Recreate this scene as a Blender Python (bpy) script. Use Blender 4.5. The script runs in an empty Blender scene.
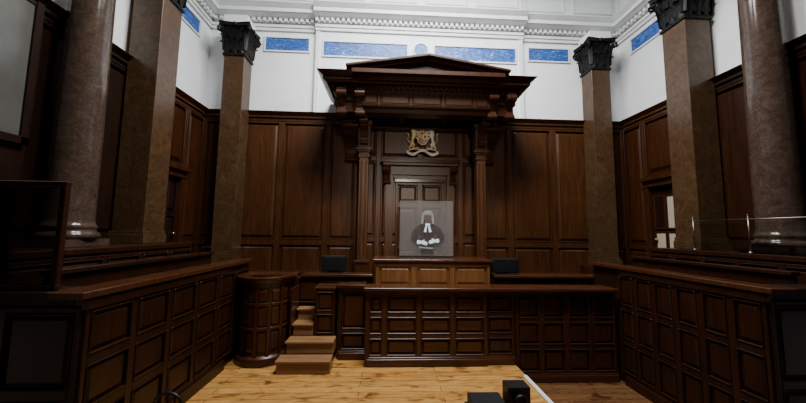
import bpy, bmesh, math, random
from mathutils import Matrix, Vector
random.seed(4)
C = bpy.context.scene.collection

# ------------------------------------------------------------ materials
def newmat(name):
    m = bpy.data.materials.new(name); m.use_nodes = True
    nt = m.node_tree; b = nt.nodes["Principled BSDF"]
    return m, nt, b
def N(nt, t, **k):
    n = nt.nodes.new(t)
    for a, v in k.items(): setattr(n, a, v)
    return n
def coords(nt, scale=(1,1,1)):
    tc = N(nt, 'ShaderNodeTexCoord'); mp = N(nt, 'ShaderNodeMapping')
    mp.inputs['Scale'].default_value = scale
    nt.links.new(tc.outputs['Object'], mp.inputs['Vector'])
    return mp.outputs['Vector']
def ramp(nt, fac, stops):
    r = N(nt, 'ShaderNodeValToRGB'); e = r.color_ramp.elements
    while len(e) < len(stops): e.new(0.5)
    for i, (p, c) in enumerate(stops):
        e[i].position = p; e[i].color = (*c, 1)
    nt.links.new(fac, r.inputs['Fac']); return r.outputs['Color']
def noise(nt, vec, scale, detail=4, rough=.5, dist=0):
    n = N(nt, 'ShaderNodeTexNoise')
    n.inputs['Scale'].default_value = scale; n.inputs['Detail'].default_value = detail
    n.inputs['Roughness'].default_value = rough; n.inputs['Distortion'].default_value = dist
    nt.links.new(vec, n.inputs['Vector']); return n.outputs['Fac']
def noisemat(name, stops, scale, mscale=(1,1,1), rough=.4, detail=5, dist=0, spec=.5, bump=0, metal=0, coat=0):
    m, nt, b = newmat(name)
    v = coords(nt, mscale); f = noise(nt, v, scale, detail, .6, dist)
    nt.links.new(ramp(nt, f, stops), b.inputs['Base Color'])
    b.inputs['Roughness'].default_value = rough
    b.inputs['Specular IOR Level'].default_value = spec
    b.inputs['Metallic'].default_value = metal
    b.inputs['Coat Weight'].default_value = coat
    b.inputs['Coat Roughness'].default_value = .2
    if bump:
        bp = N(nt, 'ShaderNodeBump'); bp.inputs['Strength'].default_value = bump
        bp.inputs['Distance'].default_value = .01
        nt.links.new(f, bp.inputs['Height']); nt.links.new(bp.outputs['Normal'], b.inputs['Normal'])
    return m
def wood(name, dark, light, rough=.32, ms=(7,7,.7), spec=.35):
    return noisemat(name, [(.25, dark), (.75, light)], 2.2, ms, rough, 6, .8, spec, .08)
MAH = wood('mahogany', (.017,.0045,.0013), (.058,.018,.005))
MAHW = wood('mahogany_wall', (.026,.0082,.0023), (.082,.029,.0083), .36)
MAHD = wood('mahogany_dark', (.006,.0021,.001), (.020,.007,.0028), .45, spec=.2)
MAHJ = wood('mahogany_shaded_side', (.0095,.0030,.0011), (.034,.0110,.0036), .34, spec=.28)  # darker copy of the mahogany; dimness of the near sides put into its colour
MAHL = wood('mahogany_warm', (.11,.042,.013), (.24,.10,.034))
MAHX = wood('mahogany_horizontal', (.026,.008,.003), (.075,.026,.009), .22, (.7,7,7))
STEP = wood('step_wood', (.13,.062,.027), (.27,.145,.065), .35, (.8,6,6))
WHITE = noisemat('white_plaster', [(.3,(.74,.77,.79)),(.7,(.83,.85,.86))], 1.2, rough=.75)
TRIMW = noisemat('white_moulding', [(.3,(.66,.68,.69)),(.7,(.76,.78,.79))], 2, rough=.6)
BLUE = noisemat('blue_marbled', [(.3,(.005,.035,.17)),(.50,(.015,.08,.33)),(.60,(.07,.18,.45)),(.74,(.4,.5,.65))], 3.0, (1.6,1.6,4), .5, 6, 2.5)
def marble(name, a, b_, c, rough=.2):
    m, nt, b = newmat(name)
    v = coords(nt); f1 = noise(nt, v, 45, 6, .8, .4); f2 = noise(nt, v, 5, 5, .65, 1.5)
    mx = N(nt, 'ShaderNodeMath', operation='MULTIPLY_ADD')
    nt.links.new(f1, mx.inputs[0]); mx.inputs[1].default_value = .6
    ml = N(nt, 'ShaderNodeMath', operation='MULTIPLY'); nt.links.new(f2, ml.inputs[0]); ml.inputs[1].default_value = .4
    nt.links.new(ml.outputs[0], mx.inputs[2])
    nt.links.new(ramp(nt, mx.outputs[0], [(.36,a),(.5,b_),(.66,c)]), b.inputs['Base Color'])
    b.inputs['Roughness'].default_value = rough; b.inputs['Specular IOR Level'].default_value=.4; return m
PIER = marble('brown_granite', (.022,.011,.0045), (.060,.031,.0135), (.115,.068,.032), .3)
COLM = marble('grey_granite', (.026,.016,.011), (.058,.037,.027), (.11,.076,.058), .14)
BRONZE = noisemat('dark_bronze', [(.3,(.002,.002,.002)),(.8,(.009,.008,.007))], 8, rough=.5, spec=.2)
BLACK = noisemat('black_plastic', [(.3,(.004,.004,.005)),(.8,(.009,.009,.010))], 6, rough=.5, spec=.25)
BLKM = noisemat('black_metal', [(.3,(.004,.004,.005)),(.8,(.011,.011,.012))], 6, rough=.4, spec=.3)
BRASS = noisemat('brass', [(.3,(.35,.22,.08)),(.8,(.6,.42,.18))], 6, rough=.3, metal=1)
STEEL = noisemat('brushed_steel', [(.3,(.20,.18,.16)),(.8,(.30,.28,.25))], 6, rough=.35, metal=1)
GOLD = noisemat('gilding', [(.3,(.45,.34,.16)),(.7,(.75,.62,.36))], 20, rough=.4, metal=.1)
SILV = noisemat('painted_white_gilt', [(.3,(.55,.53,.46)),(.7,(.78,.74,.66))], 20, rough=.45)
RED = noisemat('heraldic_red', [(.3,(.22,.02,.02)),(.7,(.32,.04,.03))], 20, rough=.45)
HBLUE = noisemat('heraldic_blue', [(.3,(.02,.05,.2)),(.7,(.04,.08,.28))], 20, rough=.45)
WPLA = noisemat('white_plastic', [(.3,(.6,.6,.58)),(.8,(.72,.72,.7))], 6, rough=.5)
GLASSP = noisemat('frosted_pane', [(.3,(.07,.07,.06)),(.8,(.12,.12,.105))], 1.5, rough=.25)
PALE = noisemat('pale_glazing', [(.3,(.40,.35,.26)),(.8,(.52,.46,.36))], 2, rough=.4)
def clearglass(name='clear_glass', tint=(.9,.93,.92,1)):
    m = bpy.data.materials.new(name); m.use_nodes=True; nt=m.node_tree; nt.nodes.clear()
    out=N(nt,'ShaderNodeOutputMaterial'); g=N(nt,'ShaderNodeBsdfGlossy'); t=N(nt,'ShaderNodeBsdfTransparent'); mx=N(nt,'ShaderNodeMixShader')
    f=N(nt,'ShaderNodeFresnel'); f.inputs[0].default_value=1.35; g.inputs['Roughness'].default_value=.05
    t.inputs[0].default_value=tint
    nt.links.new(f.outputs[0],mx.inputs[0]); nt.links.new(t.outputs[0],mx.inputs[1]); nt.links.new(g.outputs[0],mx.inputs[2]); nt.links.new(mx.outputs[0],out.inputs[0])
    return m
CLEAR = clearglass(); DKG = clearglass('tinted_glass',(.62,.66,.62,1))

def planks(name, c1, c2, c3):
    m, nt, b = newmat(name); v = coords(nt)
    br = N(nt, 'ShaderNodeTexBrick'); nt.links.new(v, br.inputs['Vector'])
    br.inputs['Color1'].default_value = (*c1,1); br.inputs['Color2'].default_value = (*c2,1)
    br.inputs['Mortar'].default_value = (*c3,1)
    br.inputs['Scale'].default_value = 1; br.inputs['Mortar Size'].default_value = .004
    br.inputs['Brick Width'].default_value = 3.1; br.inputs['Row Height'].default_value = .16
    br.offset = .37
    v2 = coords(nt, (1,9,1)); g = noise(nt, v2, 2.2, 6, .65, 1.2)
    g2 = noise(nt, coords(nt,(2.2,5,1)), 1.6, 3, .5, .6)
    col = ramp(nt, g, [(.25,(.45,.40,.36)),(.6,(1,1,1))])
    mx = N(nt, 'ShaderNodeMix', data_type='RGBA', blend_type='MULTIPLY'); mx.inputs['Factor'].default_value = 1
    nt.links.new(br.outputs['Color'], mx.inputs['A']); nt.links.new(col, mx.inputs['B'])
    col2 = ramp(nt, g2, [(.30,(.36,.25,.2)),(.46,(1,1,1))])
    mx2 = N(nt, 'ShaderNodeMix', data_type='RGBA', blend_type='MULTIPLY'); mx2.inputs['Factor'].default_value = 1
    nt.links.new(mx.outputs['Result'], mx2.inputs['A']); nt.links.new(col2, mx2.inputs['B'])
    nt.links.new(mx2.outputs['Result'], b.inputs['Base Color'])
    b.inputs['Roughness'].default_value = .26; return m
PINE = planks('pine_boards', (.42,.205,.052), (.51,.275,.08), (.09,.035,.011))
OAKD = planks('worn_boards', (.12,.055,.022), (.16,.076,.03), (.03,.012,.006))

# ------------------------------------------------------------ builder
class B:
    def __init__(s): s.bm = bmesh.new(); s.mats = []; s.M = Matrix()
    def mi(s, m):
        if m not in s.mats: s.mats.append(m)
        return s.mats.index(m)
    def v(s, p): return s.bm.verts.new(s.M @ Vector(p))
    def hexa(s, p, m):
        vs = [s.v(q) for q in p]; i = s.mi(m)
        for f in ((0,3,2,1),(4,5,6,7),(0,1,5,4),(1,2,6,5),(2,3,7,6),(3,0,4,7)):
            s.bm.faces.new([vs[k] for k in f]).material_index = i
    def box(s, x0,x1,y0,y1,z0,z1, m):
        s.hexa([(x0,y0,z0),(x1,y0,z0),(x1,y1,z0),(x0,y1,z0),(x0,y0,z1),(x1,y0,z1),(x1,y1,z1),(x0,y1,z1)], m)
    def frus(s, a0,a1,z0,z1,d0,d1,ins, m):
        s.hexa([(a0,d0,z0),(a1,d0,z0),(a1,d0,z1),(a0,d0,z1),
                (a0+ins,d1,z0+ins),(a1-ins,d1,z0+ins),(a1-ins,d1,z1-ins),(a0+ins,d1,z1-ins)], m)
    def prism(s, poly, axis, lo, hi, m):
        def P(q, t):
            if axis == 'x': return (t, q[0], q[1])
            if axis == 'y': return (q[0], t, q[1])
            return (q[0], q[1], t)
        a = [s.v(P(q, lo)) for q in poly]; b = [s.v(P(q, hi)) for q in poly]; i = s.mi(m); n = len(poly)
        s.bm.faces.new(a).material_index = i; s.bm.faces.new(b[::-1]).material_index = i
        for k in range(n):
            s.bm.faces.new([a[k], a[(k+1)%n], b[(k+1)%n], b[k]]).material_index = i
    def lathe(s, prof, cx, cy, m, seg=32, a0=0, a1=360, cap=True, smooth=True):
        full = abs(a1-a0) >= 359.9; n = seg if full else seg+1; i = s.mi(m); rings = []
        for r, z in prof:
            rings.append([s.v((cx+r*math.cos(math.radians(a0+(a1-a0)*k/seg)), cy+r*math.sin(math.radians(a0+(a1-a0)*k/seg)), z)) for k in range(n)])
        for j in range(len(rings)-1):
            for k in range(seg):
                k2 = (k+1) % n
                f = s.bm.faces.new([rings[j][k], rings[j][k2], rings[j+1][k2], rings[j+1][k]]); f.material_index = i; f.smooth = smooth
        if cap and full:
            s.bm.faces.new(rings[0][::-1]).material_index = i; s.bm.faces.new(rings[-1]).material_index = i
    def tube(s, pts, r, m, seg=8):
        i = s.mi(m); pts = [Vector(p) for p in pts]; rings = []
        rr = r if isinstance(r, (list,tuple)) else [r]*len(pts)
        for k, p in enumerate(pts):
            d = (pts[min(k+1,len(pts)-1)] - pts[max(k-1,0)]).normalized()
            up = Vector((0,0,1)) if abs(d.z) < .9 else Vector((1,0,0))
            u = d.cross(up).normalized(); w = d.cross(u).normalized()
            rings.append([s.v(p + (u*math.cos(2*math.pi*j/seg)+w*math.sin(2*math.pi*j/seg))*rr[k]) for j in range(seg)])
        for k in range(len(rings)-1):
            for j in range(seg):
                f = s.bm.faces.new([rings[k][j], rings[k][(j+1)%seg], rings[k+1][(j+1)%seg], rings[k+1][j]]); f.material_index = i; f.smooth = True
        s.bm.faces.new(rings[0]).material_index = i; s.bm.faces.new(rings[-1][::-1]).material_index = i
    def ball(s, c, r, m, sc=(1,1,1), seg=14):
        i = s.mi(m)
        mt = s.M @ Matrix.Translation(c) @ Matrix.Diagonal((sc[0]*r, sc[1]*r, sc[2]*r, 1))
        g = bmesh.ops.create_uvsphere(s.bm, u_segments=seg, v_segments=seg//2+2, radius=1, matrix=mt)
        for v in g['verts']:
            for f in v.link_faces: f.material_index = i; f.smooth = True
    def panelling(s, a0,a1,z0,z1, cols, rows, m, mp=None, st=.09, pr=.035, d=0, ins=.05, base=True):
        mp = mp or m
        if base: s.box(a0,a1,d-.02,d+.004,z0,z1,m)
        tw = sum(cols); th = sum(rows); W = a1-a0; H = z1-z0
        xs = [a0]; zs = [z0]
        for c in cols: xs.append(xs[-1]+W*c/tw)
        for r_ in rows: zs.append(zs[-1]+H*r_/th)
        for x in xs:
            l = max(a0, x-st/2); r_ = min(a1, x+st/2)
            s.box(l, r_, d, d+pr, z0, z1, m)
        for i in range(len(xs)-1):
            L = xs[i]+st/2; R = xs[i+1]-st/2
            for z in zs:
                s.box(L, R, d, d+pr, max(z0,z-st/2), min(z1,z+st/2), m)
            for j in range(len(zs)-1):
                lo = zs[j]+st/2; hi = zs[j+1]-st/2
                g = .012
                for q in ((L,L+g,lo,hi),(R-g,R,lo,hi)): s.box(q[0],q[1],d,d+pr+.012,q[2],q[3],m)
                for q in ((L+g,R-g,lo,lo+g),(L+g,R-g,hi-g,hi)): s.box(q[0],q[1],d,d+pr+.012,q[2],q[3],m)
                if R-L > 2.5*ins and hi-lo > 2.5*ins:
                    s.frus(L+g+.012,R-g-.012,lo+g+.012,hi-g-.012,d,d+pr*.85,ins*.7,mp)
    def done(s, name, bevel=0, parent=None, seg=1):
        bmesh.ops.recalc_face_normals(s.bm, faces=s.bm.faces[:])
        me = bpy.data.meshes.new(name); s.bm.to_mesh(me); s.bm.free()
        for m in s.mats: me.materials.append(m)
        o = bpy.data.objects.new(name, me); C.objects.link(o)
        if bevel:
            md = o.modifiers.new('bevel','BEVEL'); md.width = bevel; md.segments = seg; md.limit_method = 'ANGLE'; md.angle_limit = math.radians(40)
        if parent: o.parent = parent
        return o
def empty(name, loc=(0,0,0)):
    e = bpy.data.objects.new(name, None); e.location = loc; e.empty_display_size = .1; C.objects.link(e); return e
def backM(y): return Matrix(((1,0,0,0),(0,-1,0,y),(0,0,1,0),(0,0,0,1)))
def sideM(x, s):
    return Matrix(((0,-s,0,x),(1,0,0,0),(0,0,1,0),(0,0,0,1)))

W, YB, PT = 5.40, 8.0, 5.13
# ------------------------------------------------------------ shell
b = B(); b.box(-W-.3,1.4,-3,6.3,-.45,0,PINE); b.done('floor')
b = B(); b.box(1.4,W+.3,-3,6.3,-.60,-.29,OAKD); b.done('floor_lower')
b = B(); b.box(-W-.3,W+.3,-3,8.3,9.4,9.6,WHITE)
for i in range(-2,3): b.box(i*2.1-.08,i*2.1+.08,-2.9,8,9.28,9.4,TRIMW)
b.done('ceiling')
b = B(); b.box(-W-.3,W+.3,-3.3,-3,-.6,9.6,MAHD); b.done('wall_front')

def entab(b, a0, a1, d=0):
    b.box(a0,a1,d,d+.05,7.32,7.40,TRIMW); b.box(a0,a1,d,d+.08,7.40,7.47,TRIMW)
    b.box(a0,a1,d,d+.10,7.50,7.60,TRIMW)
    n = int((a1-a0)/.13)
    for i in range(n):
        a = a0+.02+(a1-a0)*i/n; b.box(a,a+.07,d+.10,d+.17,7.51,7.60,TRIMW)
    b.hexa([(a0,d,7.60),(a1,d,7.60),(a1,d+.20,7.60),(a0,d+.20,7.60),(a0,d,7.66),(a1,d,7.66),(a1,d+.30,7.66),(a0,d+.30,7.66)],TRIMW)
    b.box(a0,a1,d,d+.32,7.66,7.76,TRIMW)
    b.hexa([(a0,d,7.76),(a1,d,7.76),(a1,d+.33,7.76),(a0,d+.33,7.76),(a0,d,7.84),(a1,d,7.84),(a1,d+.42,7.84),(a0,d+.42,7.84)],TRIMW)
    b.box(a0,a1,d,d+.03,8.0,8.06,TRIMW)
    k = max(1,int((a1-a0)/1.1)); w = (a1-a0)/k
    for i in range(k):
        x = a0+w*i+.12; y = a0+w*(i+1)-.12
        b.box(x,y,d,d+.03,8.2,8.24,TRIMW); b.box(x,y,d,d+.03,8.9,8.94,TRIMW)
        b.box(x,x+.04,d,d+.03,8.24,8.9,TRIMW); b.box(y-.04,y,d,d+.03,8.24,8.9,TRIMW)
def bluepanel(b, a0, a1, z0=6.84, z1=7.17, d=0):
    b.box(a0,a1,d,d+.012,z0,z1,BLUE)
    f=.035
    b.box(a0-f,a1+f,d,d+.035,z1,z1+f,TRIMW); b.box(a0-f,a1+f,d,d+.035,z0-f,z0,TRIMW)
    b.box(a0-f,a0,d,d+.035,z0,z1,TRIMW); b.box(a1,a1+f,d,d+.035,z0,z1,TRIMW)

# back wall
b = B(); b.box(-W-.3,W+.3,YB,YB+.3,-.6,9.4,WHITE)
b.M = backM(YB)
b.box(-2.72,2.72,0,.10,PT,9.4,WHITE)
entab(b,-W,-2.72); entab(b,2.72,W); entab(b,-2.72,2.72,.10)
for s in (-1,1):
    lo,hi = sorted((s*2.90,s*4.0)); bluepanel(b,lo,hi,6.80,7.14)
    lo,hi = sorted((s*.36,s*2.50)); bluepanel(b,lo,hi,6.66,7.03,d=.10)
    b.box(*sorted((s*2.60,s*2.70)),.10,.13,PT,7.32,TRIMW)
b.M = Matrix.Translation((0,YB-.10,6.89)) @ Matrix.Rotation(math.radians(90),4,'X')
b.lathe([(.17,0),(.17,.02)],0,0,BLUE,28); b.lathe([(.17,0),(.175,.04),(.21,.04),(.22,0)],0,0,TRIMW,28,cap=False)
b.done('wall_back')
for s,nm in ((-1,'left'),(1,'right')):
    b = B(); b.box(*sorted((s*W,s*(W+.3))),-3,YB,-.6,9.4,WHITE)
    b.M = sideM(s*W, s)
    entab(b,-3,YB)
    bluepanel(b,6.65,7.5); bluepanel(b,2.6,4.0); bluepanel(b,4.85,5.2)
    b.done('wall_'+nm)

# wall panelling
def cornice(b,a0,a1,z=PT,d=0,m=None):
    m=m or MAHW
    b.box(a0,a1,d,d+.06,z-.22,z-.14,m); b.box(a0,a1,d,d+.10,z-.14,z-.08,m)
    b.hexa([(a0,d,z-.08),(a1,d,z-.08),(a1,d+.11,z-.08),(a0,d+.11,z-.08),(a0,d,z),(a1,d,z),(a1,d+.19,z),(a0,d+.19,z)],m)
b = B(); b.M = backM(YB-.02)
for a0,a1 in ((-W+.03,-1.55),(1.55,W-.03)):
    b.panelling(a0,a1,.81,PT-.2,[.75,1.1,1.1,.75],[1.15,3.1],MAHW,st=.13,pr=.05,ins=.10)
b.panelling(-1.55,1.55,.81,PT-.2,[.5,1,1,.5],[1.2,2,.9],MAHW,st=.12,pr=.05,ins=.09)
cornice(b,-W+.03,W-.03)
b.done('trim_back_panelling',.006)
for s,nm in ((-1,'left'),(1,'right')):
    b = B(); b.M = sideM(s*(W-.02), s)
    b.panelling(5.95,6.22,.81,PT-.2,[1],[1.15,3.1],MAH,st=.07,pr=.05,ins=.03)
    b.panelling(6.22,7.25,3.58,PT-.2,[1],[1],MAH,st=.13,pr=.05,ins=.09)
    b.panelling(7.25,7.93,.81,PT-.2,[1],[1.15,3.1],MAH,st=.13,pr=.05,ins=.09)
    b.panelling(-3,5.95,1.2,PT-.2,[1,1,1,1,1,1,1],[.9,3.1],MAHJ if s>0 else MAHD,st=.13,pr=.05,ins=.09)  # near stretch in darker wood, left darkest: shade painted into the colour
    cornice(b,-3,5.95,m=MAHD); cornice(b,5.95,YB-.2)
    b.done('trim_%s_panelling'%nm,.006)
    b = B(); b.M = sideM(s*(W-.02), s)
    b.box(6.24,6.38,.0,.13,.81,3.42,MAH); b.box(7.10,7.23,.0,.13,.81,3.42,MAH); b.box(6.24,7.23,0,.15,3.30,3.44,MAH)
    b.box(6.2,7.25,0,.22,3.44,3.54,MAH)
    if s<0:
        b.panelling(6.38,7.10,.81,3.30,[1,1],[1,1.2,1],MAHD,st=.1,pr=.04,d=.01)
    else:
        b.box(6.38,7.10,0,.03,.81,3.30,MAHD)
        for (p0,p1) in ((6.46,6.70),(6.78,7.02)):
            for (q0,q1) in ((1.45,2.25),(2.36,3.05)):
                mm = PALE if (p0<6.7 and q0>2.3) or (q0<2.0) else MAHD
                b.box(p0,p1,.03,.045,q0,q1,mm)
                for t in ((p0-.03,p0,q0-.03,q1+.03),(p1,p1+.03,q0-.03,q1+.03)): b.box(t[0],t[1],.03,.06,t[2],t[3],MAH)
                for t in ((p0,p1,q0-.03,q0),(p0,p1,q1,q1+.03)): b.box(t[0],t[1],.03,.06,t[2],t[3],MAH)
    b.M = b.M @ Matrix.Translation((7.0,.09,2.1)); b.ball((0,0,0),.035,BRASS)
    b.done('door_%d'%(1 if s<0 else 2),.005)
    b = B(); b.M = sideM(s*(W-.085), s); e=4.12 if s<0 else 3.95
    b.box(1.8,e,0,.02,3.2,6.4,GLASSP)
    for t in ((1.8,1.92,3.2,6.4),(e-.09,e,3.2,6.4)): b.box(t[0],t[1],0,.05,t[2],t[3],MAHD)
    for z in (3.2,6.3): b.box(1.8,e,0,.05,z,z+.1,MAHD)
    b.done('window_%d'%(1 if s<0 else 2),.006)

# ------------------------------------------------------------ columns & pilasters
def leaf(b, o, dr, w, h, curl, m):
    o = Vector(o); dr = Vector(dr).normalized(); sd = Vector((-dr.y,dr.x,0)); i = b.mi(m); rows = []
    for k in range(7):
        t = k/6; z = h*math.sin(min(t,1)*math.pi*.60)/1.0; out = .02+curl*t**2.4
        ww = w*(.75+.35*math.sin(t*math.pi))*(1 if t<.8 else (1.05-t)*3.6)
        c = o+dr*out+Vector((0,0,z))
        rows.append([b.v(c-sd*ww/2), b.v(c+dr*.025), b.v(c+sd*ww/2)])
    for k in range(6):
        for j in range(2):
            f = b.bm.faces.new([rows[k][j],rows[k][j+1],rows[k+1][j+1],rows[k+1][j]]); f.material_index = i; f.smooth = True
def capital(b, cx, cy, hx, hy, z0, z1, rnd=False):
    H = z1-z0; m = BRONZE
    if rnd: b.lathe([(hx*1.08,z0-.03),(hx*1.12,z0),(hx*1.08,z0+.03),(hx*.95,z0+.04),(hx*.98,z0+H*.6),(hx*1.25,z1-.1)],cx,cy,m,28)
    else:
        b.box(cx-hx-.03,cx+hx+.03,cy-hy-.03,cy+hy+.03,z0-.03,z0+.03,m)
        k=1.15; b.hexa([(cx-hx,cy-hy,z0),(cx+hx,cy-hy,z0),(cx+hx,cy+hy,z0),(cx-hx,cy+hy,z0),
            (cx-hx*k,cy-hy*k,z1-.09),(cx+hx*k,cy-hy*k,z1-.09),(cx+hx*k,cy+hy*k,z1-.09),(cx-hx*k,cy+hy*k,z1-.09)],m)
    k = 1.5
    poly = []
    for (sx,sy) in ((-1,-1),(1,-1),(1,1),(-1,1)):
        px,py = cx+sx*hx*k, cy+sy*hy*k
        poly.append((px,py))
        ox = {(-1,-1):(cx,cy-hy*k*.82),(1,-1):(cx+hx*k*.82,cy),(1,1):(cx,cy+hy*k*.82),(-1,1):(cx-hx*k*.82,cy)}[(sx,sy)]
        poly.append(ox)
    b.prism(poly,'z',z1-.09,z1-.03,m); b.prism([(cx+(x-cx)*1.04,cy+(y-cy)*1.04) for x,y in poly],'z',z1-.03,z1,m)
    for row,(zz,hh,cu,ww) in enumerate(((z0+.02,H*.42,.13,.17),(z0+.10,H*.62,.18,.16))):
        for (dx,dy) in ((1,0),(-1,0),(0,1),(0,-1)):
            for t in ((-.7,0,.7) if row==0 else (-.35,.35,-1.0,1.0)):
                ox = cx+dx*hx+(-dy)*hx*t; oy = cy+dy*hy+dx*hy*t
                leaf(b,(ox,oy,zz),(dx+(-dy)*t*.3,dy+dx*t*.3,0),ww*hx/.28,hh,cu,m)
    for sx in (-1,1):
        for sy in (-1,1):
            d = Vector((sx,sy,0)).normalized(); pts=[]; rr=[]
            for k2 in range(16):
                a = k2/15*math.pi*2.6; r = .085*(1-k2/19)
                ctr = Vector((cx+sx*hx*1.32,cy+sy*hy*1.32,z1-.19))
                pts.append(ctr+d*(r*math.sin(a)*1.0)+Vector((0,0,r*math.cos(a)))); rr.append(.030*(1-k2/26))
            b.tube([(cx+sx*hx*.9,cy+sy*hy*.9,z0+H*.5)]+pts,[.02]+rr,m,6)
    for (dx,dy) in ((1,0),(-1,0),(0,1),(0,-1)):
        b.ball((cx+dx*hx*1.33,cy+dy*hy*1.33,z1-.06),.06,m)
CZ0,CZ1 = 6.35,7.13
def pier(cx,cy,hx,hy,zb,name='marble_pilaster'):
    b = B()
    b.box(cx-hx-.05,cx+hx+.05,cy-hy-.05,cy+hy-.0,zb,zb+.14,PIER)
    b.box(cx-hx-.025,cx+hx+.025,cy-hy-.025,cy+hy,zb+.14,zb+.2,PIER)
    b.box(cx-hx,cx+hx,cy-hy,cy+hy,zb+.2,CZ0,PIER)
    capital(b,cx,cy,hx,hy,CZ0,CZ1)
    b.box(cx-hx*1.2,cx+hx*1.2,cy-hy*1.25,cy+hy*1.0,CZ1,7.32,TRIMW)
    b.done(name,.012)
for s in (-1,1):
    pier(s*4.50,7.66,.235,.21,1.45)
    pier(s*5.04,5.72,.25,.25,1.955)
    b = B(); cx,cy = s*5.01,4.46
    b.box(cx-.32,cx+.28,cy-.32,cy+.32,1.955,2.05,COLM)
    prof = [(.31,2.05),(.33,2.09),(.31,2.13),(.28,2.15),(.285,2.19),(.30,2.21),(.27,2.24),(.255,2.30)]
    prof += [(.255-.03*(i/10)**1.6,2.30+(CZ0-2.30)*i/10) for i in range(1,11)]
    b.lathe(prof,cx,cy,COLM,48)
    capital(b,cx,cy,.225,.225,CZ0,CZ1,True)
    b.done('marble_column',0)
    b = B(); b.box(*sorted((s*4.70,s*5.38)),-3,6.1,7.325,7.5,TRIMW); b.done('beam_'+('left' if s<0 else 'right'),.01)

# ------------------------------------------------------------ dais and benches
b = B()
b.box(-W+.04,W-.04,6.36,YB-.08,-.45,.8,MAHD)
LZ=1.33
for (x0,x1) in ((-5.1,-2.50),(1.30,5.1)): b.box(x0,x1,6.3,6.36,-.29,LZ,MAH); b.box(x0,x1,6.22,6.52,LZ,LZ+.05,MAHX)
b.box(-2.02,-1.06,6.3,6.36,0,LZ,MAH); b.box(-2.40,-1.06,6.22,6.52,LZ,LZ+.05,MAHX)
b.M = backM(6.3)
b.panelling(-3.2,-2.50,.1,LZ-.05,[1],[1,1],MAH,st=.08,pr=.03)
b.panelling(-2.50,-2.02,.82,LZ,[1],[1],MAH,st=.07,pr=.03)
b.panelling(-2.02,-1.1,.1,LZ-.05,[1,1],[1,1],MAH,st=.08,pr=.03)
b.panelling(1.3,3.2,.1,LZ-.05,[1,1,1],[1,1],MAH,st=.08,pr=.03)
b.M = Matrix()
b.box(-4.80,-4.05,7.35,YB-.09,.8,1.44,MAH); b.box(4.05,4.80,7.35,YB-.09,.8,1.44,MAH)
b.box(-3.95,-1.7,7.6,YB-.09,.8,1.25,MAH); b.box(1.7,3.95,7.6,YB-.09,.8,1.25,MAH)
b.done('dais',.008)

b = B()
def bench_front(b,a0,a1,y,zt,cols,rows,zb,mp=MAH,m=MAH):
    b.M = Matrix(); b.box(a0,a1,y,y+.07,zb,zt-.05,MAH)
    b.M = backM(y)
    b.panelling(a0,a1,zb+.14,zt-.10,cols,rows,m,mp,st=.075,pr=.035,ins=.045)
    b.box(a0,a1,0,.06,zb,zb+.12,MAHX); b.box(a0,a1,0,.045,zb+.12,zb+.15,MAHX)
    b.box(a0-.0,a1,-.0,.06,zt-.10,zt-.05,MAHX)
    b.M = Matrix()
bench_front(b,-1.10,.90,5.50,1.27,[.5,1,1,1],[1,1,1],0,MAHX,MAHW)  # middle stretch in lighter wood, painting in the sheen on its panels
bench_front(b,.90,1.40,5.54,1.27,[1],[1,1,1],0)
bench_front(b,1.42,3.18,5.54,1.27,[1,1,1,1],[1,1,1],-.29)
bench_front(b,-1.60,-1.10,5.80,1.27,[1],[1,2],0)
b.box(-1.13,-1.06,5.45,5.85,0,1.22,MAH)
b.box(-1.16,3.18,5.39,5.85,1.22,1.27,MAHX); b.box(-1.66,-1.16,5.71,6.03,1.22,1.27,MAHX)
b.box(-1.64,-1.60,5.80,6.2,0,1.22,MAH)
b.done('clerks_bench',.007)

b = B()
b.box(-1.0,1.22,6.28,7.1,.0,1.58,MAH)
b.M = backM(6.28)
b.panelling(-1.0,1.22,1.12,1.60,[1,1,1],[1],MAHL,MAHL,st=.10,pr=.035,ins=.07)
b.panelling(-1.0,1.22,.3,1.12,[1,1,1],[1,1],MAHL,MAHL,st=.10,pr=.035,ins=.07)
b.M = Matrix()
b.box(-1.06,1.28,6.20,7.12,1.62,1.67,MAHX); b.box(-1.03,1.25,6.23,7.1,1.58,1.62,MAHX)
b.done('judges_desk',.007)

# steps
b = B()
for i,(x0,x1,y0,ye) in enumerate(((-2.48,-1.64,5.18,5.47),(-2.42,-1.64,5.46,5.75),(-2.40,-2.04,5.74,6.21),(-2.40,-2.04,6.0,6.21))):
    z = .2*(i+1)
    if i==1: ye=5.76
    b.box(x0+.02,x1,y0+.03,ye,z-.2,z-.035,STEP)
    b.box(x0,x1,y0,ye,z-.035,z,STEP)
b.box(-2.40,-1.68,5.75,6.2,0,.4,MAH)
b.box(-2.02,-1.68,5.78,6.2,.4,1.18,MAH); b.box(-2.05,-1.67,5.74,6.2,1.18,1.22,MAHX)
b.M=backM(5.78); b.panelling(-2.02,-1.68,.42,1.17,[1],[1,1],MAH,st=.06,pr=.03,ins=.03); b.M=Matrix()
b.box(-2.44,-2.41,5.75,6.2,.4,1.2,MAH)
b.done('wooden_steps',.008)

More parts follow.
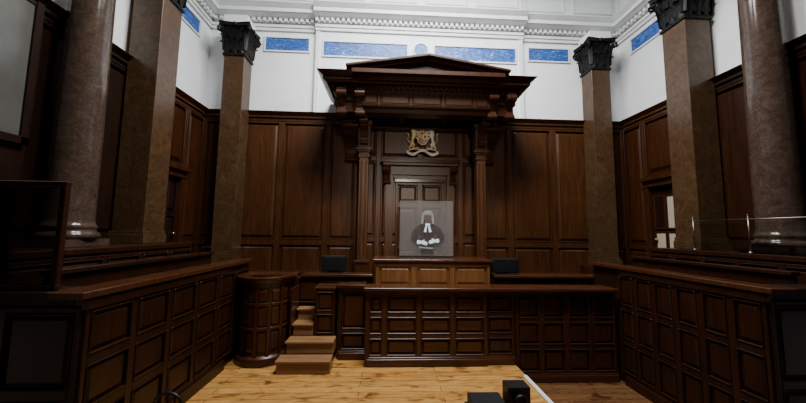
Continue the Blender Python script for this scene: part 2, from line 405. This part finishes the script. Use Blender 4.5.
# witness box
b = B(); cx,cy,r = -2.90,5.86,.38
b.lathe([(r-.05,.0),(r+.05,0),(r+.05,.12),(r+.02,.15),(r,.16),(r,1.26),(r+.03,1.29),(r+.03,1.32),(r+.07,1.36),(r+.09,1.42),(r-.06,1.42),(r-.06,0)],cx,cy,MAH,36,180,360,cap=False)
for sx in (-1,1): b.box(*sorted((cx+sx*(r-.05),cx+sx*r)),cy,6.2,0,1.36,MAH); b.box(*sorted((cx+sx*(r-.06),cx+sx*(r+.08))),cy,6.2,1.36,1.42,MAHX)
for k in range(7):
    a = 182+k*176/6
    b.lathe([(r,.16),(r+.025,.16),(r+.025,1.26),(r,1.26)],cx,cy,MAH,2,a-4,a+4,cap=False,smooth=False)
for k in range(6):
    a0 = 182+k*176/6+6; a1 = 182+(k+1)*176/6-6
    for z0,z1 in ((.22,.55),(.62,.95),(1.0,1.22)):
        b.lathe([(r,z0),(r+.018,z0+.04),(r+.018,z1-.04),(r,z1)],cx,cy,MAH,4,a0,a1,cap=False,smooth=False)
for z in (.585,.975): b.lathe([(r,z-.03),(r+.025,z-.03),(r+.025,z+.03),(r,z+.03)],cx,cy,MAH,24,180,360,cap=False)
b.box(cx-r+.07,cx+r-.07,cy,6.2,.0,.6,MAH)
b.done('witness_box',.005)

# jury boxes
for s in (-1,1):
    b = B(); y0 = 2.95 if s<0 else 3.3; zb = 0 if s<0 else -.29
    X = 3.38 if s<0 else 3.27
    b.box(*sorted((s*X,s*(X+.08))),y0,6.2,zb,1.60,MAHJ)
    b.M = sideM(s*X,s); b.panelling(y0,6.2 if s<0 else 5.5,zb+.16,1.52,[1]*6,[1,1,1],MAHJ,st=.085,pr=.03,ins=.05)
    b.box(y0-.03,5.4,0,.06,zb,zb+.15,MAHJ); b.box(y0-.03,5.4,0,.05,1.50,1.58,MAHJ); b.M = Matrix()
    b.box(*sorted((s*(X-.07),s*(X+.22))),y0-.10,6.2,1.60,1.66,MAHX)
    b.box(*sorted((s*(X+.08),s*5.3)),y0,y0+.08,zb,1.60,MAHD)  # near return in the darkest wood, its shade painted in
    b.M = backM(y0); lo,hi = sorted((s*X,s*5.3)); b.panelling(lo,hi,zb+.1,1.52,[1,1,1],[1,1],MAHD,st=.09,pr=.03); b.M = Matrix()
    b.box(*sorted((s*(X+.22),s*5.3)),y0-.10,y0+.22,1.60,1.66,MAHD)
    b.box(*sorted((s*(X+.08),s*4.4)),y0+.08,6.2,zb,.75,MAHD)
    b.box(*sorted((s*3.72,s*4.05)),y0+.3,6.1,1.12,1.17,MAHJ); b.box(*sorted((s*4.0,s*4.05)),y0+.3,6.1,.75,1.74,MAHJ)
    b.box(*sorted((s*3.96,s*4.09)),y0+.3,6.1,1.74,1.79,MAHJ)
    b.done('jury_box',.008)
    b = B()
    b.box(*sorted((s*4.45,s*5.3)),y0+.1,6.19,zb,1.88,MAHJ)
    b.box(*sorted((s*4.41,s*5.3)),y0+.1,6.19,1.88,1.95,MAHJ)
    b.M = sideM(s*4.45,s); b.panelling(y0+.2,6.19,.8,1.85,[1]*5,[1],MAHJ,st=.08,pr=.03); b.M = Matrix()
    b.done('trim_dado_'+('left' if s<0 else 'right'),.008)

b = B()
Y=2.93
for t in ((-5.2,-3.60,2.55,2.60),(-5.2,-3.60,1.665,1.71),(-3.65,-3.60,1.71,2.55),(-4.6,-4.55,1.71,2.55)): b.box(t[0],t[1],Y-.02,Y+.03,t[2],t[3],MAHJ)
b.box(-5.2,-3.65,Y,Y+.012,1.71,2.55,DKG)
b.done('dock_screen',.005)
b = B()
b.tube([(4.5,3.5,2.45),(4.5,5.4,2.45)],.009,STEEL)
for y in (3.6,4.45,5.3):
    b.tube([(4.5,y,1.951),(4.5,y,2.50)],.009,STEEL); b.ball((4.5,y,2.51),.014,STEEL); b.lathe([(.035,1.951),(.035,1.965),(.015,1.98)],4.5,y,STEEL,12)
b.box(4.497,4.503,3.62,5.28,1.99,2.40,CLEAR)
b.done('steel_railing')

# ------------------------------------------------------------ canopy
b = B()
def layer(b,hx,yf,z0,z1,m,hx2=None,yf2=None,yb=7.86):
    hx2 = hx2 or hx; yf2 = yf2 or yf
    b.hexa([(-hx,yf,z0),(hx,yf,z0),(hx,yb,z0),(-hx,yb,z0),(-hx2,yf2,z1),(hx2,yf2,z1),(hx2,yb,z1),(-hx2,yb,z1)],m)
for x0,x1 in ((-1.90,-1.56),(1.56,1.90)): b.box(x0,x1,6.62,7.86,4.72,4.95,MAH)
b.box(-1.56,1.56,6.62,6.92,4.72,4.95,MAH); b.box(-1.56,1.56,7.6,7.86,4.72,4.95,MAH)
for x in (-.52,.52): b.box(x-.06,x+.06,6.92,7.6,4.80,4.95,MAH)
layer(b,1.94,6.58,4.95,5.13,MAH)
n=34
for i in range(n):
    x=-1.96+3.92*i/(n-1); b.box(x-.03,x+.03,6.44,6.52,5.17,5.24,MAH)
for i in range(12):
    y=6.55+1.25*i/11
    for s in (-1,1): b.box(*sorted((s*1.98,s*2.06)),y-.03,y+.03,5.17,5.24,MAH)
layer(b,1.98,6.52,5.13,5.25,MAH)
layer(b,2.10,6.38,5.25,5.29,MAH,2.14,6.34)
layer(b,2.16,6.32,5.29,5.36,MAH)
layer(b,2.16,6.32,5.36,5.44,MAH,2.27,6.20)
b.box(-1.35,1.35,6.50,6.62,4.80,5.17,MAH); b.M = backM(6.50)
b.panelling(-1.35,1.35,4.82,5.12,[.5,1,1,1,.5],[1],MAH,st=.05,pr=.02,ins=.03); b.M=Matrix()
b.box(-1.48,1.48,6.26,6.6,5.27,5.36,MAH); b.box(-1.56,1.56,6.14,6.6,5.36,5.45,MAH)
b.prism([(-1.5,5.45),(1.5,5.45),(0,5.72)],'y',6.34,7.3,MAHD)
for s in (-1,1):
    for (z,t,yf) in ((0,.045,6.24),(.045,.05,6.14)):
        b.prism([(s*1.68,5.45+z-.01),(0,5.72+z),(0,5.72+z+t),(s*1.68,5.45+z+t-.01)],'y',yf,7.3,MAH)
b.prism([(-.75,5.50),(.75,5.50),(0,5.64)],'y',6.31,6.35,MAHD)
def console(b,x0,x1,yb,yf,z0,z1,m):
    pts=[]; h=z1-z0; dp=yb-yf
    for k in range(13):
        t=k/12; pts.append((yb-dp*(1-t)**.6*(.55+.45*math.cos(t*math.pi*1.0))-.02-.05*math.sin(t*math.pi*3)*(t>.3), z1-h*t))
    b.prism([(yb,z1)]+pts+[(yb,z0)],'x',x0,x1,m)
    for zc,rc,yc in ((z1-.09,.08,yf+.05),(z0+.06,.05,yb-.05)):
        k=18; b.prism([(yc+rc*math.cos(2*math.pi*i/k),zc+rc*math.sin(2*math.pi*i/k)) for i in range(k)],'x',x0-.015,x1+.015,m)
for x in (-1.88,-1.50,1.32,1.70): console(b,x,x+.18,6.62,6.40,4.62,5.14,MAH)
for s in (-1,1):
    console(b,*sorted((s*1.50,s*1.85)),7.86,7.15,3.9,4.72,MAH)
    console(b,*sorted((s*1.27,s*1.43)),7.16,6.80,4.15,4.72,MAH)
    X = s*1.35; y=7.30
    b.box(X-.15,X+.15,y-.15,y+.15,.80,1.5,MAH); b.box(X-.17,X+.17,y-.17,y+.17,1.5,1.56,MAH)
    b.box(X-.105,X+.105,y-.105,y+.105,1.56,3.92,MAHW)
    for q in (-.05,.05): b.box(X+q-.018,X+q+.018,y-.118,y-.105,1.7,3.8,MAHX)
    for i,(w,z0,z1) in enumerate(((.13,3.88,3.92),(.12,3.92,4.0),(.15,4.0,4.04),(.18,4.04,4.10),(.14,4.10,4.62),(.18,4.62,4.72))): b.box(X-w,X+w,y-w,y+w,z0,z1,MAHW)
b.done('bench_canopy',.006)

b = B(); b.M = backM(7.92)
b.box(-.97,.97,0,.30,3.88,3.97,MAHX); b.box(-.92,.92,0,.25,3.82,3.88,MAHW); b.box(-.86,.86,0,.12,3.60,3.82,MAHW)
b.box(-.86,-.66,0,.10,.82,3.6,MAHW); b.box(.66,.86,0,.10,.82,3.6,MAHW)
b.box(-.62,.62,0,.14,3.42,3.50,MAHX); b.box(-.66,.66,0,.06,3.5,3.6,MAHW)
b.panelling(-.6,.6,.82,3.42,[1,1],[1.1,1.1,.6],MAHW,st=.12,pr=.05,ins=.07)
b.M=Matrix()
for s in (-1,1): console(b,*sorted((s*.74,s*.90)),7.85,7.64,3.35,3.82,MAHX)
b.done('doorcase',.006)

# ------------------------------------------------------------ royal arms
def skin(name, verts, edges, radii, mat, parent, sub=2, root=0):
    me = bpy.data.meshes.new(name); me.from_pydata(verts, edges, []); o = bpy.data.objects.new(name, me); C.objects.link(o)
    md = o.modifiers.new('skin','SKIN'); md.use_smooth_shade = True
    for i,v in enumerate(me.skin_vertices[0].data):
        r = radii[i]; v.radius = (r,r) if not isinstance(r,tuple) else r; v.use_root = (i==root)
    s = o.modifiers.new('sub','SUBSURF'); s.levels = sub; s.render_levels = sub
    me.materials.append(mat); o.parent = parent; return o
arms = empty('royal_coat_of_arms',(0.05,7.78,4.50)); arms.scale=(.98,1,1.02)
b = B(); 
def heater(w,h,zc,k=10):
    pts=[(-w,zc+h*.5),(w,zc+h*.5),(w,zc)]
    for i in range(1,k): t=i/k*math.pi/2; pts.append((w*math.cos(t),zc-h*.55*math.sin(t)))
    pts.append((0,zc-h*.56))
    for i in range(k-1,0,-1): t=i/k*math.pi/2; pts.append((-w*math.cos(t),zc-h*.55*math.sin(t)))
    pts.append((-w,zc)); return pts
b.prism(heater(.13,.27,0),'y',-.03,.05,GOLD)
b.box(-.11,-.005,-.045,-.03,.01,.115,RED); b.box(.005,.11,-.045,-.03,.01,.115,GOLD)
b.prism([(-.11,-.005),(-.005,-.005),(-.005,-.13),(-.06,-.11),(-.10,-.06)],'y',-.045,-.03,HBLUE)
b.prism([(.11,-.005),(.005,-.005),(.005,-.13),(.06,-.11),(.10,-.06)],'y',-.045,-.03,RED)
for x,z in ((-.057,.09),(-.057,.062),(-.057,.034),(.057,-.03),(.05,-.06),(.04,-.09)): b.box(x-.035,x+.035,-.055,-.045,z-.007,z+.007,GOLD)
b.ball((.057,-.045,.06),.03,RED,(1,.4,1.2)); b.tube([(-.055,-.05,-.03),(-.04,-.05,-.06),(-.055,-.05,-.1)],.01,GOLD)
b.lathe([(.07,.15),(.085,.155),(.085,.185),(.075,.19)],0,0,GOLD,20)
for a in range(0,180,45):
    c,s_ = math.cos(math.radians(a)),math.sin(math.radians(a))
    b.tube([(.08*c*math.cos(t)*1.0,.08*s_*math.cos(t),.19+.09*math.sin(t)) for t in [i*math.pi/10 for i in range(11)]],.008,GOLD,6)
b.ball((0,0,.22),.055,RED,(1,1,.9)); b.ball((0,0,.295),.018,GOLD); b.box(-.006,.006,-.006,.006,.30,.36,GOLD); b.box(-.022,.022,-.006,.006,.325,.337,GOLD)
for i in range(8):
    a=i*math.pi/4; b.ball((.085*math.cos(a),.085*math.sin(a),.205),.014,GOLD)
for s in (-1,1):
    for k in range(4):
        pts=[(s*(.08+.06*k*.6+.05*math.cos(t)),-.01,.17+.02*k-.05*t/2+.04*math.sin(t*1.5)) for t in [i*.35 for i in range(9)]]
        b.tube(pts,[.016-.0012*i for i in range(9)],GOLD if k%2 else SILV,6)
    b.tube([(s*.05,.0,-.26),(s*.18,0,-.235),(s*.30,0,-.25),(s*.38,0,-.30)],[.02,.026,.022,.012],GOLD,8)
    b.tube([(s*.10,0,-.20),(s*.16,0,-.22),(s*.26,0,-.21)],[.012,.02,.012],GOLD,8)
i_=b.mi(SILV); prev=None
for k in range(25):
    t=k/24; x=-.40+.8*t; z=-.33+.05*math.cos((t-.5)*math.pi*3); y=-.03-.02*math.cos(t*math.pi*4)
    cur=[b.v((x,y,z-.035)),b.v((x,y,z+.035)),b.v((x,y+.015,z+.035)),b.v((x,y+.015,z-.035))]
    if prev:
        for j in range(4): b.bm.faces.new([prev[j],prev[(j+1)%4],cur[(j+1)%4],cur[j]]).material_index=i_
    prev=cur
b.ball((0,-.03,-.21),.03,RED,(1,.5,1))
b.done('shield_crown_ribbon',.003,arms)
def beast(s, mat, nm, uni):
    V=[(.27,0,-.10),(.25,0,.0),(.23,-.01,.10),(.235,-.01,.19),(.19,-.02,.245),(.145,-.02,.235),
       (.17,-.03,.12),(.13,-.04,.08),(.17,0,.05),(.13,-.02,-.01),
       (.20,-.03,-.15),(.25,-.03,-.20),(.20,-.03,-.245),(.30,.01,-.17),(.345,.01,-.215),(.31,.01,-.26),
       (.34,.01,-.08),(.385,.01,.0),(.36,.01,.10),(.395,.01,.17)]
    V=[(s*x,y,z) for x,y,z in V]
    E=[(0,1),(1,2),(2,3),(3,4),(4,5),(2,6),(6,7),(2,8),(8,9),(0,10),(10,11),(11,12),(0,13),(13,14),(14,15),(0,16),(16,17),(17,18),(18,19)]
    n=.040 if uni else .058
    R=[.05,.042,.055,n,.036,.022,.022,.016,.022,.016,.03,.017,.014,.03,.017,.014,.010,.010,.011,.018]
    skin(nm,V,E,R,mat,arms,1)
beast(-1,GOLD,'lion',False); beast(1,SILV,'unicorn',True)
b=B(); b.tube([(.185,-.02,.28),(.14,-.03,.38)],[.012,.003],GOLD,6); b.ball((-.24,-.02,.20),.065,GOLD,(1,.7,1.15)); b.ball((-.195,-.05,.275),.018,GOLD)
for i in range(5): b.ball((.275,-.005,.10+.035*i),.02,SILV,(1,.5,1))
b.done('horn_and_mane',0,arms)

# ------------------------------------------------------------ projection screen with projected judge
def emis(name, col, st, transp=0.0):
    m = bpy.data.materials.new(name); m.use_nodes=True; nt=m.node_tree; nt.nodes.clear()
    out=N(nt,'ShaderNodeOutputMaterial'); e=N(nt,'ShaderNodeEmission'); df=N(nt,'ShaderNodeBsdfDiffuse'); ad=N(nt,'ShaderNodeAddShader')
    f=noise(nt,coords(nt),3,3)
    c=ramp(nt,f,[(.2,tuple(x*.85 for x in col)),(.8,tuple(min(1,x*1.1) for x in col))])
    nt.links.new(c,e.inputs['Color']); e.inputs['Strength'].default_value=st
    nt.links.new(c,df.inputs['Color']); nt.links.new(e.outputs[0],ad.inputs[0]); nt.links.new(df.outputs[0],ad.inputs[1])
    if transp:
        t=N(nt,'ShaderNodeBsdfTransparent'); mx=N(nt,'ShaderNodeMixShader'); mx.inputs[0].default_value=transp
        nt.links.new(ad.outputs[0],mx.inputs[1]); nt.links.new(t.outputs[0],mx.inputs[2]); nt.links.new(mx.outputs[0],out.inputs[0])
    else: nt.links.new(ad.outputs[0],out.inputs[0])
    return m
GAUZE=emis('projection_gauze',(.13,.122,.118),.55,.66)
PR_ROBE=emis('projected_robe',(.025,.023,.023),.5,.72); PR_WIG=emis('projected_wig',(.19,.19,.185),.5,.25)
PR_SKIN=emis('projected_skin',(.09,.07,.062),.5,.25); PR_WHITE=emis('projected_linen',(.46,.53,.58),.8,.1); PR_DK=emis('projected_face_dark',(.02,.018,.018),.3)  # last one is the dark tone of eyes, brows and mouth
b=B(); b.box(-.53,.61,6.800,6.806,1.70,2.87,GAUZE)
b.box(-.55,.63,6.79,6.82,1.672,1.70,BLKM)
for x in (-.40,.48): b.box(x-.05,x+.05,6.74,6.90,1.671,1.69,BLKM)
b.done('projection_screen')
judge=empty('projected_judge',(.06,6.77,1.705)); judge.scale=(1,.08,1)
skin('robe',[(0,0,.10),(0,0,.25),(0,0,.48),(0,0,.60),(0,0,.68),(-.20,0,.56),(-.30,-.05,.36),(-.14,-.12,.26),(.20,0,.56),(.30,-.05,.36),(.16,-.12,.28),(-.12,0,.12),(.12,0,.12)],
     [(0,1),(1,2),(2,3),(3,4),(3,5),(5,6),(6,7),(3,8),(8,9),(9,10),(0,11),(0,12)],
     [.10,.17,.17,.12,.055,.10,.09,.07,.10,.09,.07,.10,.10],PR_ROBE,judge)
b=B(); b.ball((0,-.05,.80),.085,PR_SKIN,(1,1,1.3),20)
b.ball((0,-.14,.795),.017,PR_SKIN,(.8,1,1.6))
for s in (-1,1):
    b.ball((s*.032,-.13,.815),.012,PR_DK,(1.3,.5,.6)); b.ball((s*.03,-.135,.84),.01,PR_DK,(2,.4,.4)); b.ball((s*.087,-.05,.80),.018,PR_SKIN,(.5,1,1.4))
b.ball((0,-.135,.755),.012,PR_DK,(2,.4,.45)); b.tube([(0,-.05,.70),(0,-.04,.60)],.05,PR_SKIN,12)
b.done('head',0,judge)
b=B(); b.ball((0,-.03,.885),.10,PR_WIG,(1.05,1,.62),20)
for s in (-1,1):
    for k in range(5): b.ball((s*(.10+.004*k),-.05,.86-k*.042),.028,PR_WIG,(1,1,.85))
for k in range(7): b.ball(((k-3)*.03,-.13,.885+.01*(3-abs(k-3))),.02,PR_WIG)
b.done('wig',0,judge)
b=B()
for s in (-1,1): b.prism([(s*.005,.655),(s*.035,.655),(s*.085,.50),(s*.03,.49)],'y',-.22,-.16,PR_WHITE)
b.box(-.05,.05,-.2,-.12,.645,.675,PR_WHITE)
b.done('bands',0,judge)
def hand(s):
    cx,cz=(-.07,.27) if s<0 else (.09,.30)
    V=[(cx+s*.09,-.22,cz+.01),(cx+s*.045,-.24,cz)]; E=[(0,1)]; R=[.030,.036]
    for f in range(4):
        z=cz+.026-.019*f; L=(.060,.070,.065,.05)[f]; i=len(V)
        V+=[(cx+s*.01,-.25,z),(cx-s*L*.5,-.27,z-.006),(cx-s*L,-.26,z-.022)]; E+=[(1,i),(i,i+1),(i+1,i+2)]; R+=[.012,.010,.008]
    i=len(V); V+=[(cx+s*.03,-.26,cz+.045),(cx-s*.005,-.27,cz+.06)]; E+=[(1,i),(i,i+1)]; R+=[.013,.010]
    skin('hand_'+('l' if s<0 else 'r'),V,E,R,PR_WHITE,judge,1)
    bb=B(); bb.tube([(cx+s*.14,-.2,cz+.015),(cx+s*.09,-.22,cz+.01)],[.042,.038],PR_WHITE,12); bb.done('cuff_'+('l' if s<0 else 'r'),0,judge)
hand(-1); hand(1)
b=B(); b.hexa([(-.20,-.2,.16),(.10,-.2,.14),(.10,-.18,.14),(-.20,-.18,.16),(-.17,-.2,.19),(.13,-.2,.17),(.13,-.18,.17),(-.17,-.18,.19)],PR_WIG); b.done('paper',0,judge)

# ------------------------------------------------------------ small objects
def monitor(x0,x1,z0,z1):
    b=B(); cx=(x0+x1)/2
    b.box(x0,x1,6.34,6.40,z0+.03,z1,BLACK); b.box(x0+.04,x1-.04,6.40,6.44,z0+.08,z1-.05,BLACK)
    b.box(x0+.02,x1-.02,6.332,6.34,z0+.05,z1-.02,BLACK)
    b.box(cx-.04,cx+.04,6.38,6.43,z0+.012,z0+.08,BLACK); b.box(cx-.12,cx+.12,6.30,6.48,z0,z0+.012,BLACK); b.done('computer_monitor',.005)
monitor(-2.05,-1.57,LZ+.051,1.72); monitor(1.28,1.84,LZ+.051,1.70)
b=B(); b.box(1.33,1.39,3.2,5.05,.001,.03,WPLA); b.box(1.345,1.375,3.2,5.05,.03,.036,WPLA); b.done('cable_trunking',.004)
b=B()
b.box(-.04,.25,2.85,3.05,.65,.745,BLACK); b.box(.27,.47,2.86,3.0,.65,.87,BLKM)
b.M=Matrix.Translation((.37,2.86,.77))@Matrix.Rotation(math.radians(90),4,'X'); b.lathe([(.05,0),(.055,.05),(.045,.05),(.04,.02)],0,0,BLKM,20); b.M=Matrix()
b.box(-.06,.50,2.82,3.08,.62,.65,BLKM); b.tube([(.25,2.95,.62),(.25,2.95,.15)],.025,BLKM)
for a in range(3):
    t=a*2*math.pi/3+.5; b.tube([(.25,2.95,.25),(.25+.35*math.cos(t),2.95+.35*math.sin(t),.012)],.014,BLKM)
b.done('projector',.008)
b=B(); cx,cy=-2.66,2.80
for dx in (-.18,.18):
    b.tube([(cx+dx,cy-.2,0),(cx+dx,cy-.2,.44)],[.016,.022],MAHD); b.tube([(cx+dx,cy+.2,0),(cx+dx,cy+.2,.44)],[.016,.022],MAHD)
b.box(cx-.21,cx+.21,cy-.23,cy+.23,.42,.47,BLKM)
arch=[(cx+.12*math.cos(t),cy+.2,.68+.11*math.sin(t)) for t in [math.pi*i/12 for i in range(13)]]
b.tube([(cx+.16,cy+.2,.46)]+arch+[(cx-.16,cy+.2,.46)],.014,BLKM)
for dx in (-.06,0,.06): b.tube([(cx+dx,cy+.2,.46),(cx+dx,cy+.2,.77)],.008,MAHD)
b.done('spindle_back_chair',.004)

# ------------------------------------------------------------ lights
def area(name,loc,rot,sx,sy,p,col=(1,.93,.85),spread=180):
    l=bpy.data.lights.new(name,'AREA'); l.shape='RECTANGLE'; l.size=sx; l.size_y=sy; l.energy=p; l.color=col; l.spread=math.radians(spread)
    o=bpy.data.objects.new(name,l); o.location=loc; o.rotation_euler=[math.radians(a) for a in rot]; C.objects.link(o); return o
area('ceiling_light',(0,5.0,9.2),(0,0,0),3.0,1.5,560,(.98,.99,1))
area('ceiling_light.001',(0,3.0,9.1),(32,0,0),3.0,.8,520,(1,.98,.95),140)
l=bpy.data.lights.new('arms_fill_spot','SPOT'); l.energy=1000; l.spot_size=math.radians(38); l.spot_blend=.9; l.color=(1,.88,.72); l.shadow_soft_size=.15  # unseen spot added behind the camera to brighten arms and bench
o=bpy.data.objects.new('arms_fill_spot',l); o.location=(0,-1.5,4.6); C.objects.link(o)
o.rotation_euler=(Vector((0,8,3.2))-Vector((0,-1.5,4.6))).to_track_quat('-Z','Y').to_euler()
w=bpy.data.worlds.new('world'); w.use_nodes=True; w.node_tree.nodes['Background'].inputs[0].default_value=(.5,.5,.5,1); w.node_tree.nodes['Background'].inputs[1].default_value=.05
bpy.context.scene.world=w

# ------------------------------------------------------------ camera
cam=bpy.data.cameras.new('camera'); cam.sensor_width=36; cam.lens=320/806*36; cam.clip_start=.05
o=bpy.data.objects.new('camera',cam); C.objects.link(o)
R=Matrix.Rotation(math.radians(-2.8),4,'Z')@Matrix.Rotation(math.radians(95.4),4,'X')@Matrix.Rotation(math.radians(.75),4,'Z')
o.matrix_world=Matrix.Translation((-.8,0,2.2))@R
bpy.context.scene.camera=o
